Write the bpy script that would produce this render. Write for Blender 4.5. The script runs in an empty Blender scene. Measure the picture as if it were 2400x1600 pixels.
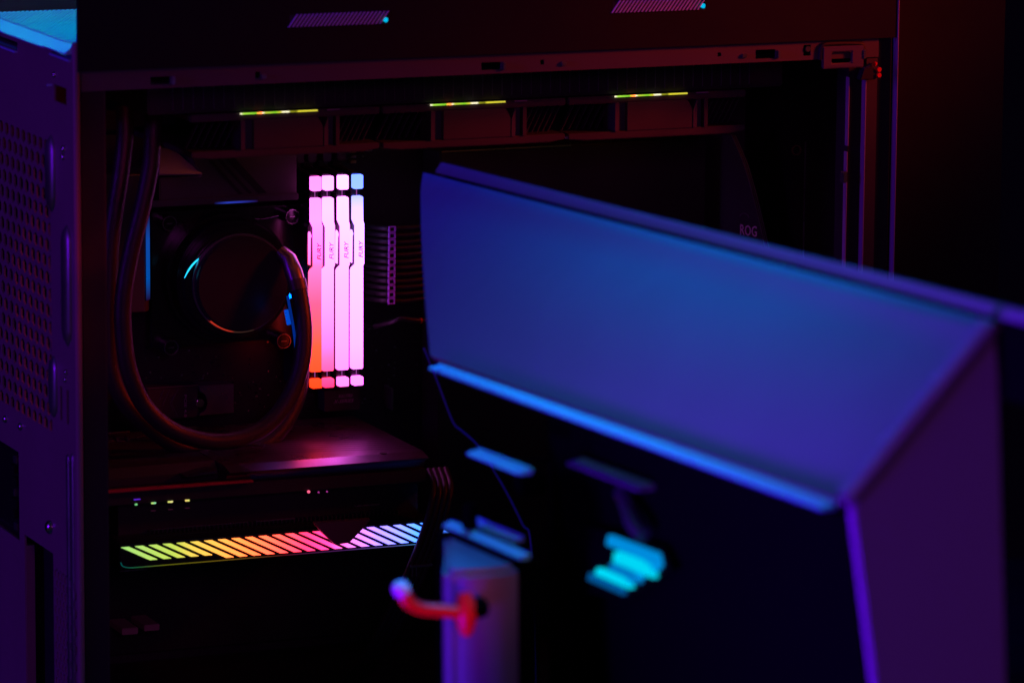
import bpy, bmesh, math, random
from mathutils import Vector, Matrix
random.seed(7)
R = math.radians
S = bpy.context.scene
COL = S.collection

# ------------------------------------------------------------------ camera
cam_d = bpy.data.cameras.new('camera')
cam = bpy.data.objects.new('camera', cam_d); COL.objects.link(cam); S.camera = cam
cam_d.sensor_width = 36.0; cam_d.lens = 171.66; cam_d.clip_start = .05; cam_d.clip_end = 60
right = Vector((.92266, -.38540, .00676)); up = Vector((.06109, .16390, .98458)); fwd = Vector((.38058, .90812, -.17476))
cam.matrix_world = Matrix(((right.x, up.x, -fwd.x, -.8344), (right.y, up.y, -fwd.y, -2.6382), (right.z, up.z, -fwd.z, .7892), (0, 0, 0, 1)))
cam_d.dof.use_dof = True; cam_d.dof.focus_distance = 3.0; cam_d.dof.aperture_fstop = 8.5

# ------------------------------------------------------------------ world and lamps (a dark room lit by coloured lamps and added fills)
W = bpy.data.worlds.new('World'); S.world = W; W.use_nodes = True
bg = W.node_tree.nodes['Background']; bg.inputs[0].default_value = (.45, .50, .60, 1); bg.inputs[1].default_value = .012
def lamp(name, loc, target, color, power, sx, sy, spread=180):
    d = bpy.data.lights.new(name, 'AREA'); d.shape = 'RECTANGLE'; d.size = sx; d.size_y = sy
    d.color = color; d.energy = power; d.spread = math.radians(spread)
    o = bpy.data.objects.new(name, d); COL.objects.link(o); o.location = loc
    o.rotation_euler = (Vector(target) - Vector(loc)).to_track_quat('-Z', 'Y').to_euler()
    return o
lamp('cyan_case_lamp', (0.05, 0.09, 1.2), (0.03, 0.09, 0.45), (0.000, 1.000, 0.625), 0.1120, 0.12, 0.12, 32)
lamp('blue_hood_fill', (0.42, -0.6, 0.86), (0.16, -0.52, 0.4), (0.000, 0.210, 1.000), 0.8800, 0.2, 0.2, 62)  # added lamp just above the hood, shapes its blue gradient
lamp('cyan_ceiling_spot', (-0.12, -0.55, 1.6), (0.03, -0.55, 0.3), (0.000, 1.000, 0.606), 0.1650, 0.25, 0.25, 38)
lamp('blue_ceiling_lamp', (0.1, 0.05, 1.9), (0.1, -0.3, 0.38), (0.000, 0.008, 1.000), 5.2000, 0.35, 0.35, 90)
lamp('violet_side_lamp', (-2.3, -0.35, 0.8), (0, -0.1, 0.32), (0.186, 0.001, 1.000), 7.0000, 0.3, 1.0, 120)
lamp('violet_hood_fill', (-1.2, -0.85, -0.45), (0.15, -0.74, 0.4), (0.124, 0.000, 1.000), 2.9000, 0.3, 0.3, 32)  # added low lamp, turns the lower hood violet
lamp('purple_front_lamp', (-0.6, -3.6, 1.3), (0.2, -0.2, 0.3), (0.952, 0.076, 1.000), 2.1000, 0.5, 0.5, 120)
lamp('red_side_lamp', (0.95, -0.32, 0.66), (0.4, 0, 0.448), (1.000, 0.042, 0.008), 0.1200, 0.12, 0.12, 30)
lamp('red_lever_fill', (0.04, -1.25, 0.15), (0.025, -0.512, 0.268), (1.000, 0.025, 0.025), 0.0040, 0.04, 0.04, 8)  # added narrow lamp that reddens only the lever
V = S.view_settings
V.view_transform = 'Standard'; V.look = 'None'; V.exposure = 0; V.gamma = 1; V.use_curve_mapping = False
S.cycles.use_denoising = True
S.cycles.max_bounces = 8; S.cycles.sample_clamp_indirect = 4

# ------------------------------------------------------------------ materials
def mat(name, base, rough=.5, metal=0., spec=.5, grain=0., scale=900, coat=0.):
    m = bpy.data.materials.new(name); m.use_nodes = True; nt = m.node_tree
    b = nt.nodes['Principled BSDF']
    b.inputs['Base Color'].default_value = (*base, 1); b.inputs['Roughness'].default_value = rough
    b.inputs['Metallic'].default_value = metal; b.inputs['Specular IOR Level'].default_value = spec
    if coat: b.inputs['Coat Weight'].default_value = coat; b.inputs['Coat Roughness'].default_value = .12
    tc = nt.nodes.new('ShaderNodeTexCoord')
    n2 = nt.nodes.new('ShaderNodeTexNoise'); n2.inputs['Scale'].default_value = 23; n2.inputs['Detail'].default_value = 6
    nt.links.new(tc.outputs['Object'], n2.inputs['Vector'])
    mr = nt.nodes.new('ShaderNodeMapRange'); mr.inputs[1].default_value = .3; mr.inputs[2].default_value = .7
    mr.inputs[3].default_value = max(.03, rough - .09); mr.inputs[4].default_value = min(1, rough + .09)
    nt.links.new(n2.outputs['Fac'], mr.inputs[0]); nt.links.new(mr.outputs[0], b.inputs['Roughness'])
    if grain:
        n = nt.nodes.new('ShaderNodeTexNoise'); n.inputs['Scale'].default_value = scale; n.inputs['Detail'].default_value = 2
        nt.links.new(tc.outputs['Object'], n.inputs['Vector'])
        bp = nt.nodes.new('ShaderNodeBump'); bp.inputs['Strength'].default_value = grain; bp.inputs['Distance'].default_value = .0004
        nt.links.new(n.outputs['Fac'], bp.inputs['Height']); nt.links.new(bp.outputs['Normal'], b.inputs['Normal'])
    return m
def glow(name, stops, axis='Z', lo=0., hi=1., strength=1.):
    """a light that changes colour along one axis of the place"""
    m = bpy.data.materials.new(name); m.use_nodes = True; nt = m.node_tree; nt.nodes.clear()
    out = nt.nodes.new('ShaderNodeOutputMaterial'); e = nt.nodes.new('ShaderNodeEmission'); e.inputs[1].default_value = strength
    nt.links.new(e.outputs[0], out.inputs[0])
    if len(stops) == 1:
        e.inputs[0].default_value = (*stops[0][1], 1); return m
    g = nt.nodes.new('ShaderNodeNewGeometry'); s = nt.nodes.new('ShaderNodeSeparateXYZ')
    nt.links.new(g.outputs['Position'], s.inputs[0])
    mr = nt.nodes.new('ShaderNodeMapRange'); mr.inputs[1].default_value = lo; mr.inputs[2].default_value = hi
    nt.links.new(s.outputs[axis], mr.inputs[0])
    r = nt.nodes.new('ShaderNodeValToRGB'); el = r.color_ramp.elements
    while len(el) < len(stops): el.new(.5)
    for k, (p, c) in enumerate(stops): el[k].position = p; el[k].color = (*c, 1)
    nt.links.new(mr.outputs[0], r.inputs[0]); nt.links.new(r.outputs[0], e.inputs[0])
    return m
def lin(r, g, b):
    f = lambda v: (v / 255 / 12.92) if v < 10.3 else ((v / 255 + .055) / 1.055) ** 2.4
    h = lambda v: f(v) * (1 + 2.4 * max(0, (v - 225) / 30))   # the brightest channel burns out, as in the picture
    return (h(r), h(g), h(b))

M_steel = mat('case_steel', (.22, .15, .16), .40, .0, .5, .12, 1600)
M_rail = mat('rail_steel', (.085, .075, .075), .5, .0, .4, .15, 1600)
M_black = mat('black_plastic', (.022, .021, .022), .5, 0, .4, .1, 1200)
M_deep = mat('deep_black', (.012, .011, .012), .6, 0, .3)
M_gloss = mat('gloss_black', (.012, .011, .013), .2, 0, .5)
M_pcb = mat('circuit_board', (.016, .015, .017), .38, 0, .5)
M_sink = mat('heatsink_metal', (.11, .105, .10), .42, .7, .5, .15, 1500)
M_satin = mat('satin_metal', (.30, .29, .30), .3, .9, .5)
M_bright = mat('bright_metal', (.6, .58, .58), .22, 1.0, .5)
M_fan = mat('fan_frame', (.055, .042, .045), .45, 0, .5)
M_fanblue = mat('fan_grey_insert', (.05, .05, .06), .5, 0, .4)
M_sleeve = mat('braided_sleeve', (.022, .02, .022), .38, 0, .5, .6, 1400)
M_grille = mat('top_grille_cyan_lit', (.30, .72, .80), .45, 0, .5)  # cyan of the light from above is mixed into this colour
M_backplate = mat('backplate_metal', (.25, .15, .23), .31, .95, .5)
M_endp = mat('end_panel_paint', (.28, .28, .30), .55, 0, .3, .25, 350)
M_cover = mat('cover_plastic', (.012, .0115, .012), .7, 0, .15, .1, 1200)
M_white = mat('pale_panel', (.15, .15, .157), .55, 0, .3, .25, 350)
M_white_coat = mat('cyan_lit_trim', (.20, .66, .62), .5, 0, .5)  # trim colour tinted towards the cyan light falling on it
M_rigblack = mat('rig_black', (.0012, .0012, .0012), .8, 0, .02)
M_red = mat('red_plastic', (.85, .008, .006), .4, 0, .5)
M_tip = mat('white_plastic', (.8, .8, .8), .4, 0, .5)
M_copper = mat('gold_pin', (.7, .45, .2), .3, 1, .5)
M_curtain = mat('dark_curtain', (.016, .015, .02), .85, 0, .2)
M_label = mat('grey_print', (.30, .27, .29), .5, 0, .4)
M_vent = mat('vent_slat', (.55, .62, .95), .4, 0, .5)
M_bend = mat('bend_paint', (.20, .18, .24), .27, 0, .9)
M_ridge = mat('ridge_steel', (.34, .33, .36), .34, .9, .9)
M_print = mat('pale_print', (.9, .88, .88), .5, 0, .4)
M_edge2 = mat('brushed_edge', (.32, .30, .32), .5, .1, .5)
M_dim = mat('dim_print', (.10, .10, .11), .5, 0, .4)

# ------------------------------------------------------------------ mesh helpers
class MB:
    def __init__(s): s.v = []; s.f = []
    def add(s, v, f):
        o = len(s.v); s.v += [tuple(p) for p in v]; s.f += [tuple(i + o for i in q) for q in f]; return s
    def box(s, x0, x1, y0, y1, z0, z1):
        v = [(x0, y0, z0), (x1, y0, z0), (x1, y1, z0), (x0, y1, z0), (x0, y0, z1), (x1, y0, z1), (x1, y1, z1), (x0, y1, z1)]
        return s.add(v, [(0, 3, 2, 1), (4, 5, 6, 7), (0, 1, 5, 4), (1, 2, 6, 5), (2, 3, 7, 6), (3, 0, 4, 7)])
    def prism(s, pts, a0, a1, axis='y'):
        """polygon in the two other axes pulled along one axis"""
        n = len(pts)
        def P(p, a): return (p[0], a, p[1]) if axis == 'y' else ((a, p[0], p[1]) if axis == 'x' else (p[0], p[1], a))
        v = [P(p, a0) for p in pts] + [P(p, a1) for p in pts]
        f = [tuple(range(n)), tuple(range(2 * n - 1, n - 1, -1))] + [(i, n + i, n + (i + 1) % n, (i + 1) % n) for i in range(n)]
        return s.add(v, f)
    def tube(s, pts, r, n=12, cap=True):
        pts = [Vector(p) for p in pts]; k = len(pts); rr = r if isinstance(r, (list, tuple)) else [r] * k
        t = (pts[1] - pts[0]).normalized(); a = Vector((0, 0, 1)) if abs(t.z) < .9 else Vector((1, 0, 0))
        u = t.cross(a).normalized(); v = []
        for i, p in enumerate(pts):
            t = ((pts[min(i + 1, k - 1)] - pts[max(i - 1, 0)])).normalized()
            u = (u - t * u.dot(t)).normalized(); w = t.cross(u)
            v += [p + (u * math.cos(2 * math.pi * j / n) + w * math.sin(2 * math.pi * j / n)) * rr[i] for j in range(n)]
        f = [(i * n + j, i * n + (j + 1) % n, (i + 1) * n + (j + 1) % n, (i + 1) * n + j) for i in range(k - 1) for j in range(n)]
        if cap: f += [tuple(range(n - 1, -1, -1)), tuple(range((k - 1) * n, k * n))]
        return s.add(v, f)
    def cyl(s, c, r, y0, y1, n=40, r1=None):
        """round body along the y axis"""
        return s.tube([(c[0], y0, c[1]), (c[0], y1, c[1])], [r, r if r1 is None else r1], n)
    def ring(s, c, ro, ri, y0, y1, n=48, a0=0, a1=360):
        full = a1 - a0 >= 360; m = n if full else n + 1; v = []
        for i in range(m):
            a = R(a0 + (a1 - a0) * i / n)
            for r_, y in ((ro, y0), (ri, y0), (ri, y1), (ro, y1)): v.append((c[0] + r_ * math.cos(a), y, c[1] + r_ * math.sin(a)))
        f = []
        for i in range(n):
            j = (i + 1) % m
            for k in range(4): f.append((i * 4 + k, i * 4 + (k + 1) % 4, j * 4 + (k + 1) % 4, j * 4 + k))
        if not full: f += [(0, 1, 2, 3), (n * 4 + 3, n * 4 + 2, n * 4 + 1, n * 4)]
        return s.add(v, f)
    def plate(s, u0, u1, w0, w1, holes, a0, a1, axis='y'):
        """flat sheet with rectangular cut-outs, real thickness, walls inside the cut-outs"""
        U = sorted({u0, u1} | {h[i] for h in holes for i in (0, 1) if u0 < h[i] < u1})
        Wv = sorted({w0, w1} | {h[i] for h in holes for i in (2, 3) if w0 < h[i] < w1})
        nu, nw = len(U) - 1, len(Wv) - 1
        def full(i, j):
            if not (0 <= i < nu and 0 <= j < nw): return False
            cu, cw = (U[i] + U[i + 1]) / 2, (Wv[j] + Wv[j + 1]) / 2
            return not any(h[0] < cu < h[1] and h[2] < cw < h[3] for h in holes)
        def P(u, w, a): return (u, a, w) if axis == 'y' else ((a, u, w) if axis == 'x' else (u, w, a))
        for i in range(nu):
            for j in range(nw):
                if not full(i, j): continue
                q = [(U[i], Wv[j]), (U[i + 1], Wv[j]), (U[i + 1], Wv[j + 1]), (U[i], Wv[j + 1])]
                s.add([P(*p, a0) for p in q], [(0, 1, 2, 3)]); s.add([P(*p, a1) for p in q], [(3, 2, 1, 0)])
                for (a, b), (di, dj) in zip(((q[0], q[1]), (q[1], q[2]), (q[2], q[3]), (q[3], q[0])), ((0, -1), (1, 0), (0, 1), (-1, 0))):
                    if not full(i + di, j + dj): s.add([P(*a, a0), P(*a, a1), P(*b, a1), P(*b, a0)], [(0, 1, 2, 3)])
        return s
    def build(s, name, m, parent=None, bevel=0., seg=2, smooth=False, weld=True):
        me = bpy.data.meshes.new(name); me.from_pydata(s.v, [], s.f)
        bm = bmesh.new(); bm.from_mesh(me)
        if weld: bmesh.ops.remove_doubles(bm, verts=bm.verts, dist=1e-6)
        bmesh.ops.recalc_face_normals(bm, faces=bm.faces)
        if bevel:
            es = [e for e in bm.edges if len(e.link_faces) == 2 and e.calc_face_angle(0) > .5]
            bmesh.ops.bevel(bm, geom=es, offset=bevel, segments=seg, affect='EDGES', clamp_overlap=True)
        if smooth or bevel:
            for f in bm.faces: f.smooth = True
            for e in bm.edges:
                if len(e.link_faces) == 2 and e.calc_face_angle(0) > .7: e.smooth = False
        bm.to_mesh(me); bm.free(); me.materials.append(m)
        o = bpy.data.objects.new(name, me); COL.objects.link(o)
        if parent: o.parent = parent
        return o
def thing(name, label, cat, loc=(0, 0, 0), group=None):
    o = bpy.data.objects.new(name, None); COL.objects.link(o); o.location = loc; o.empty_display_size = .02
    o['label'] = label; o['category'] = cat
    if group: o['group'] = group
    return o
def rehome(root, loc):
    """move a thing's origin to its base without moving its parts"""
    root.location = loc
    inv = Matrix.Translation(-Vector(loc))
    for c in root.children: c.matrix_parent_inverse = inv
def link_copy(o, name, parent, matrix):
    c = bpy.data.objects.new(name, o.data); COL.objects.link(c); c.parent = parent; c.matrix_local = matrix; return c
def smooth_path(pts, sub=8):
    pts = [Vector(p) for p in pts]; out = []
    for i in range(len(pts) - 1):
        p0, p1, p2, p3 = pts[max(i - 1, 0)], pts[i], pts[i + 1], pts[min(i + 2, len(pts) - 1)]
        for k in range(sub):
            t = k / sub
            out.append(.5 * ((2 * p1) + (p2 - p0) * t + (2 * p0 - 5 * p1 + 4 * p2 - p3) * t * t + (3 * p1 - p0 - 3 * p2 + p3) * t ** 3))
    return out + [pts[-1]]
def lettering(text, m, parent, origin, udir, vdir, length, height, shear=0., name='lettering', depth=.00012, bold=0.):
    """text made as a mesh lying in the plane of udir and vdir, centred on origin"""
    cu = bpy.data.curves.new('t', 'FONT'); cu.body = text; cu.size = 1; cu.shear = shear; cu.extrude = .02; cu.offset = bold; cu.resolution_u = 2
    o = bpy.data.objects.new('t', cu); COL.objects.link(o)
    dg = bpy.context.evaluated_depsgraph_get(); dg.update()
    me = bpy.data.meshes.new_from_object(o.evaluated_get(dg)); bpy.data.objects.remove(o); bpy.data.curves.remove(cu)
    xs = [v.co.x for v in me.vertices]; ys = [v.co.y for v in me.vertices]
    cx, cy = (min(xs) + max(xs)) / 2, (min(ys) + max(ys)) / 2; sx, sy = length / (max(xs) - min(xs)), height / (max(ys) - min(ys))
    u, v_ = Vector(udir).normalized(), Vector(vdir).normalized(); n = u.cross(v_)
    for v in me.vertices:
        v.co = Vector(origin) + u * (v.co.x - cx) * sx + v_ * (v.co.y - cy) * sy + n * (depth if v.co.z > 0 else 0)
    me.materials.clear(); me.materials.append(m); me.name = name
    t = bpy.data.objects.new(name, me); COL.objects.link(t); t.parent = parent; return t

# ================================================================== SETTING
b = MB(); nx = 120
vs = []; 
for i in range(nx + 1):
    x = -3 + 9 * i / nx; y = 1.7 + .05 * math.sin(i * .9) + .03 * math.sin(i * 2.3 + 1)
    vs += [(x, y, -1.2), (x, y, 3.2)]
b.add(vs, [(2 * i, 2 * i + 2, 2 * i + 3, 2 * i + 1) for i in range(nx)])
bd = b.build('backdrop', M_curtain, smooth=True); bd['kind'] = 'structure'
fl = MB().box(-.14, 1.6, -1.2, .6, -.08, -.03).build('desk_top', M_deep); fl['kind'] = 'structure'

# ================================================================== COMPUTER CASE
case = thing('computer_case', 'open black computer tower with red lit top rail and violet rear panel', 'computer case')
# --- rear panel, facing the left of the picture
holes = [(.047, .19, .237, .408), (.0136, .0373, .4327, .4424), (.115, .20, .158, .212), (.0475, .1045, .03, .164),
         (.027, .031, .247, .267), (.0145, .0185, .247, .267), (.0035, .041, .4600, .4642), (.1085, .20, .4535, .4585)]
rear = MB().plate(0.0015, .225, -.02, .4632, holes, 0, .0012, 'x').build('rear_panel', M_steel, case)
# rounded corner where rear panel folds to the side opening
MB().tube([(.0018, .0012, -.02), (.0018, .0012, .47)], .0022, 14).build('corner_fold', M_steel, case, smooth=True)
# hex grille over the rear fan
def hex_grille(y0, y1, z0, z1, pitch, wall, x):
    m = MB(); dy = pitch; dz = pitch * .866; r = pitch / math.sqrt(3); ri = r - wall; j = 0; z = z0
    while z < z1:
        y = y0 + (dy / 2 if j % 2 else 0)
        while y < y1:
            vo = []; vi = []
            for k in range(6):
                a = R(60 * k + 30); vo.append((y + r * math.cos(a), z + r * math.sin(a))); vi.append((y + ri * math.cos(a), z + ri * math.sin(a)))
            v = [(x, *p) for p in vo] + [(x, *p) for p in vi] + [(x + .0012, *p) for p in vi]
            m.add(v, [(k, (k + 1) % 6, 6 + (k + 1) % 6, 6 + k) for k in range(6)] + [(6 + k, 6 + (k + 1) % 6, 12 + (k + 1) % 6, 12 + k) for k in range(6)])
            y += dy
        z += dz; j += 1
    return m
g = hex_grille(.05, .188, .2395, .407, .0112, .0021, .0006).build('grille', M_steel, rear)
hex_grille(.006, .043, .03, .155, .0062, .0009, -.0008).build('side_grille', M_steel, rear)
# pressed ridges
for (yc, z0, z1, r_) in ((.0435, .367, .412, .0075), (.0145, .293, .3635, .0075), (.0425, .246, .283, .0065), (.0165, .06, .2295, .0024), (.0085, .06, .2315, .0026)):
    m = MB(); n = 10; L = [(-1, z0), (-.75, z0 + r_ * .5), (0, (z0 + z1) / 2), (.75, z1 - r_ * .5), (1, z1)]
    prof = []; 
    for zz, sc in ((z0, .05), (z0 + r_ * .6, .8), (z0 + r_ * 1.3, 1), (z1 - r_ * 1.3, 1), (z1 - r_ * .6, .8), (z1, .05)):
        prof.append([(-.0002 - .42 * r_ * sc * math.sin(math.pi * k / n), yc + r_ * sc * -math.cos(math.pi * k / n), zz) for k in range(n + 1)])
    v = [p for q in prof for p in q]
    f = [(i * (n + 1) + k, i * (n + 1) + k + 1, (i + 1) * (n + 1) + k + 1, (i + 1) * (n + 1) + k) for i in range(5) for k in range(n)]
    m.add(v, f).build('ridge', M_ridge, rear, smooth=True)
# thumb screws and rivets
for (y, z, r_) in ((.0193, .4069, .0022), (.0203, .4022, .002), (.0183, .2772, .0016), (.0201, .2725, .0016), (.1405, .2275, .0024), (.1092, .2287, .0024), (.0355, .4479, .0018), (.0525, .179, .0042)):
    v = MB(); n = 14
    rows = [[(-.0002 - h * r_, y + r_ * q * math.cos(2 * math.pi * k / n), z + r_ * q * math.sin(2 * math.pi * k / n)) for k in range(n)] for h, q in ((0, 1), (.35, .9), (.62, .6), (.72, .2))]
    v.add([p for q in rows for p in q], [(i * n + k, i * n + (k + 1) % n, (i + 1) * n + (k + 1) % n, (i + 1) * n + k) for i in range(3) for k in range(n)] + [tuple(range(3 * n, 4 * n))])
    v.build('screw', M_bright, rear, smooth=True)
# lit lips of the slots high on the rear panel
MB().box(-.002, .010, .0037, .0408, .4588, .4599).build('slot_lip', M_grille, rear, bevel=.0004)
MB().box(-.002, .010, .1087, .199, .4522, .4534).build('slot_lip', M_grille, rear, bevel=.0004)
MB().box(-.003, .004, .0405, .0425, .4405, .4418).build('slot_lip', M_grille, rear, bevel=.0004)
# sockets in the lower corner, deep black
io = MB().box(.004, .006, .11, .205, .155, .214).build('port_block', M_gloss, rear)
for k in range(7):
    z = .163 + k * .0068
    MB().box(-.0005, .004, .119 + .004 * (k % 2), .1255 + .004 * (k % 3), z, z + .0045).build('port', M_satin if k % 3 == 0 else M_gloss, io, bevel=.0004)
MB().box(.0006, .006, .104, .19, -.02, .157).build('power_supply_face', M_steel, rear)
MB().box(.012, .014, .045, .106, .0, .17).build('slot_backing', M_deep, rear)
# stepped ledge and slatted top grille (lit from above)
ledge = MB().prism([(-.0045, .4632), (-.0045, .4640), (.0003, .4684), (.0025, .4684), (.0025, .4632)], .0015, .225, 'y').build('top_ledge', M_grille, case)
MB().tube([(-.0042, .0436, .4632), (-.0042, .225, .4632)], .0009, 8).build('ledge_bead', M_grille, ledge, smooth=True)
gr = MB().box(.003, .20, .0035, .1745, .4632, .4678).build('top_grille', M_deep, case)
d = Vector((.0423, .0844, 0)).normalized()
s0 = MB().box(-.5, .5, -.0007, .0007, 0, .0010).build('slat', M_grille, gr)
first = True
k = 0
yy = -.36
while yy < .172:
    p = Vector((.0005, yy, 0)); t0 = 0
    if yy < .006: t0 = (.006 - yy) / d.y
    t1 = (.1735 - yy) / d.y
    a, e = p + d * t0, p + d * t1
    if a.x < .195 and t1 - t0 > .004:
        L = (e - a).length; mid = (a + e) / 2
        mt = Matrix.Translation((mid.x, mid.y, .4686)) @ Matrix.Rotation(math.atan2(d.y, d.x), 4, 'Z') @ Matrix.Diagonal((L, 1, 1, 1))
        if first: s0.matrix_local = mt; first = False
        else: link_copy(s0, 'slat', gr, mt)
    yy += .0056
# upper cover: dark skirt over the side opening with two slatted vents
vent = [(.1294, .1906, .4745, .4818), (.3330, .3938, .4755, .4828)]
skirt = MB().plate(.002, .523, .4538, .53, vent, -.003, 0, 'y').build('top_cover', M_cover, case)
MB().box(.002, .523, .1748, .178, .4645, .53).build('cover_back', M_black, case)
MB().box(-.012, -.0095, .178, .1785, .47, .5).build('cover_seam', M_black, case)
for (x0, x1, z0, z1) in vent:
    vb = MB().box(x0 - .002, x1 + .002, .0005, .0015, z0 - .002, z1 + .002).build('vent', M_rail, case)
    n = 24; h = z1 - z0
    base = None
    for i in range(n):
        x = x0 + .0012 + (x1 - x0 - .0026) * i / n
        q = [(0, 0), (.0009, 0), (.0009 + h * .75, h), (h * .75, h)]
        if base is None:
            base = MB().prism(q, -.0036, -.0029, 'y').build('slat', M_vent, vb); o = base
        else: o = link_copy(base, 'slat', vb, Matrix())
        o.matrix_local = Matrix.Translation((x - h * .3, 0, z0))
    MB().ring((x1 - .0012, z0 + .0020), .0014, .0001, -.0022, -.001, 16).build('light_leak_dot', glow('cyan_dot', [(0, (0, .55, .95))], strength=.9), vb)  # cyan light leaking through the vent, put in as a glowing dot
    # rounded corner fillets of the vent
    for sx, cx in ((1, x0), (-1, x1)):
        for sz, cz in ((1, z0), (-1, z1)):
            MB().prism([(cx, cz), (cx + sx * .0016, cz), (cx + sx * .0005, cz + sz * .0005), (cx, cz + sz * .0016)], -.0029, -.0003, 'y').build('corner', M_black, vb)
# --- top rail: bent steel with slots, hooks and the latch
rh = [(.046, .0578, .4443, .4487), (.2504, .2629, .4443, .4489), (.1095, .1125, .4455, .4492), (.2880, .2905, .4462, .4490), (.4035, .4058, .4465, .4488),
      (.4287, .4420, .4440, .4494), (.4606, .4655, .4446, .4512)]
rail = MB().plate(.0045, .5114, .4420, .4537, rh, 0, .0014, 'y').build('top_rail', M_rail, case)
MB().box(.0045, .5114, .0014, .018, .4523, .4537).build('rail_fold', M_rail, rail)
MB().box(.0045, .5114, .0016, .012, .4420, .4430).build('rail_lip', M_rail, rail)
for x in (.0582, .2633, .4424): MB().box(x, x + .0022, -.0022, .0012, .4440, .4488).build('hook_tab', M_satin, rail, bevel=.0005)
for x in (.1128, .3010, .4190): MB().box(x, x + .0035, -.0016, .0010, .4450, .4475).build('hook_tab', M_satin, rail, bevel=.0005)
lt = MB().plate(.4723, .5000, .4365, .4500, [(.4783, .4917, .4397, .4464)], -.0032, -.0006, 'y').build('latch_plate', M_rail, rail, bevel=.0006)
MB().tube(smooth_path([(.4715, -.001, .4420), (.4722, -.001, .4490), (.4760, -.001, .4512), (.4960, -.001, .4508), (.4998, -.001, .4490), (.5006, -.001, .4420)], 5), .0016, 8).build('latch_gasket', M_deep, rail, smooth=True)
MB().box(.4988, .5012, -.004, -.0008, .4415, .4475).build('latch_clip', M_satin, rail, bevel=.0006)
MB().cyl((.4632, .4488), .0017, -.0012, .001, 16).build('rivet', M_satin, rail, smooth=True)
# --- pillars
p = MB().box(.0045, .0178, .0002, .0016, -.02, .4418).build('rear_pillar', M_deep, case)
MB().box(.0178, .0195, .0016, .03, -.02, .4418).build('pillar_return', M_black, p)
MB().box(.5034, .5108, .0, .0016, -.02, .4412).build('front_pillar', M_fan, case)
MB().box(.5020, .5030, -.0015, .004, -.02, .4290).build('pillar_edge', M_edge2, case, bevel=.0003)
MB().box(.4925, .4933, .002, .006, .388, .430).build('glass_edge', M_edge2, case, bevel=.0002)
MB().box(.4920, .4928, .002, .006, -.02, .3845).build('glass_edge', M_edge2, case, bevel=.0002)
MB().box(.4935, .5018, .004, .02, -.02, .437).build('pillar_web', M_deep, case)
MB().box(.4895, .4925, .001, .006, .3655, .3725).build('hinge_tab', M_satin, case, bevel=.0005)
MB().box(.5112, .5218, .003, .006, -.02, .4535).build('front_gap', M_deep, case)
MB().box(.5222, .5231, -.004, .002, -.02, .53).build('front_edge', M_edge2, case, bevel=.0003)
MB().box(.5234, .60, .004, .23, -.02, .53).build('front_panel', M_cover, case)
# hinge block with red latch ends
MB().prism([(.4985, .4362), (.5035, .4380), (.5085, .4330), (.5070, .4290), (.4960, .4290)], -.006, 0, 'y').build('hinge_block', M_deep, case, bevel=.0006)
for z in (.4352, .4318): MB().cyl((.5085, z), .0014, -.0075, -.0055, 14).build('hinge_pin', M_red, case)
MB().box(.5070, .5088, -.004, -.001, .4370, .4395).build('hinge_pin', M_red, case, bevel=.0005)
# --- inside: tray, roof, bottom cover
MB().box(.0, .60, .212, .216, -.02, .4645).build('motherboard_tray', M_black, case)
MB().box(.003, .523, .018, .212, .4545, .4560).build('roof', M_black, case)
MB().box(.002, .523, .012, .212, .045, .052).build('bottom_cover', M_black, case)
MB().plate(.002, .50, -.02, .052, [], .010, .0118, 'y').build('bottom_side', M_black, case)
# --- cable cover on the right with its slanted nose and the printed letters
cc = MB().box(.2925, .4760, .170, .200, .10, .3722).build('cable_cover', M_black, case, bevel=.001)
MB().box(.2935, .3815, .1690, .1698, .3716, .3726).build('cover_lit_edge', M_copper, cc)  # copper strip in place of the orange light along this edge
u = Vector((.43, -.90, 0)).normalized(); up_ = Vector((0, 0, 1)); n_ = u.cross(up_)
def onnose(s, z, off=0): q = Vector((.4979, .15, 0)) + u * s + n_ * off; return (q.x, q.y, z)
prof = [(-.052, .371), (-.0155, .3746), (-.0045, .356), (.005, .3317), (.0127, .3072), (.0165, .29), (.0185, .27), (.019, .10), (-.052, .10)]
nn = len(prof)
nose = MB().add([onnose(s_, z_, 0) for s_, z_ in prof] + [onnose(s_, z_, -.003) for s_, z_ in prof], [tuple(range(nn)), tuple(range(2 * nn - 1, nn - 1, -1))] + [(i, nn + i, nn + (i + 1) % nn, (i + 1) % nn) for i in range(nn)]).build('cover_nose', M_black, case)
for off in (0, .0014, .0030):
    MB().tube(smooth_path([onnose(s_ + off, z_, .0004) for s_, z_ in prof[1:7]], 5), .00022, 6).build('nose_line', M_satin, nose, smooth=True)
lettering('ROG', M_print, nose, onnose(-.0004, .3143, .0003), u, up_, .0135, .0068)
MB().tube(smooth_path([onnose(-.004 + .004 * math.sin(a), .3215 + .0035 * math.cos(a), .0003) for a in [R(t) for t in range(-70, 75, 12)]], 2), .0003, 6).build('eye_mark', M_dim, nose)
MB().box(.5118, .5124, .0995, .1005, .20, .377).build('cover_rim', M_satin, case)
rg = MB().ring((.5055, .3723), .0032, .0026, .0985, .1, 24).build('cable_ring', M_copper, case)

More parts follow.
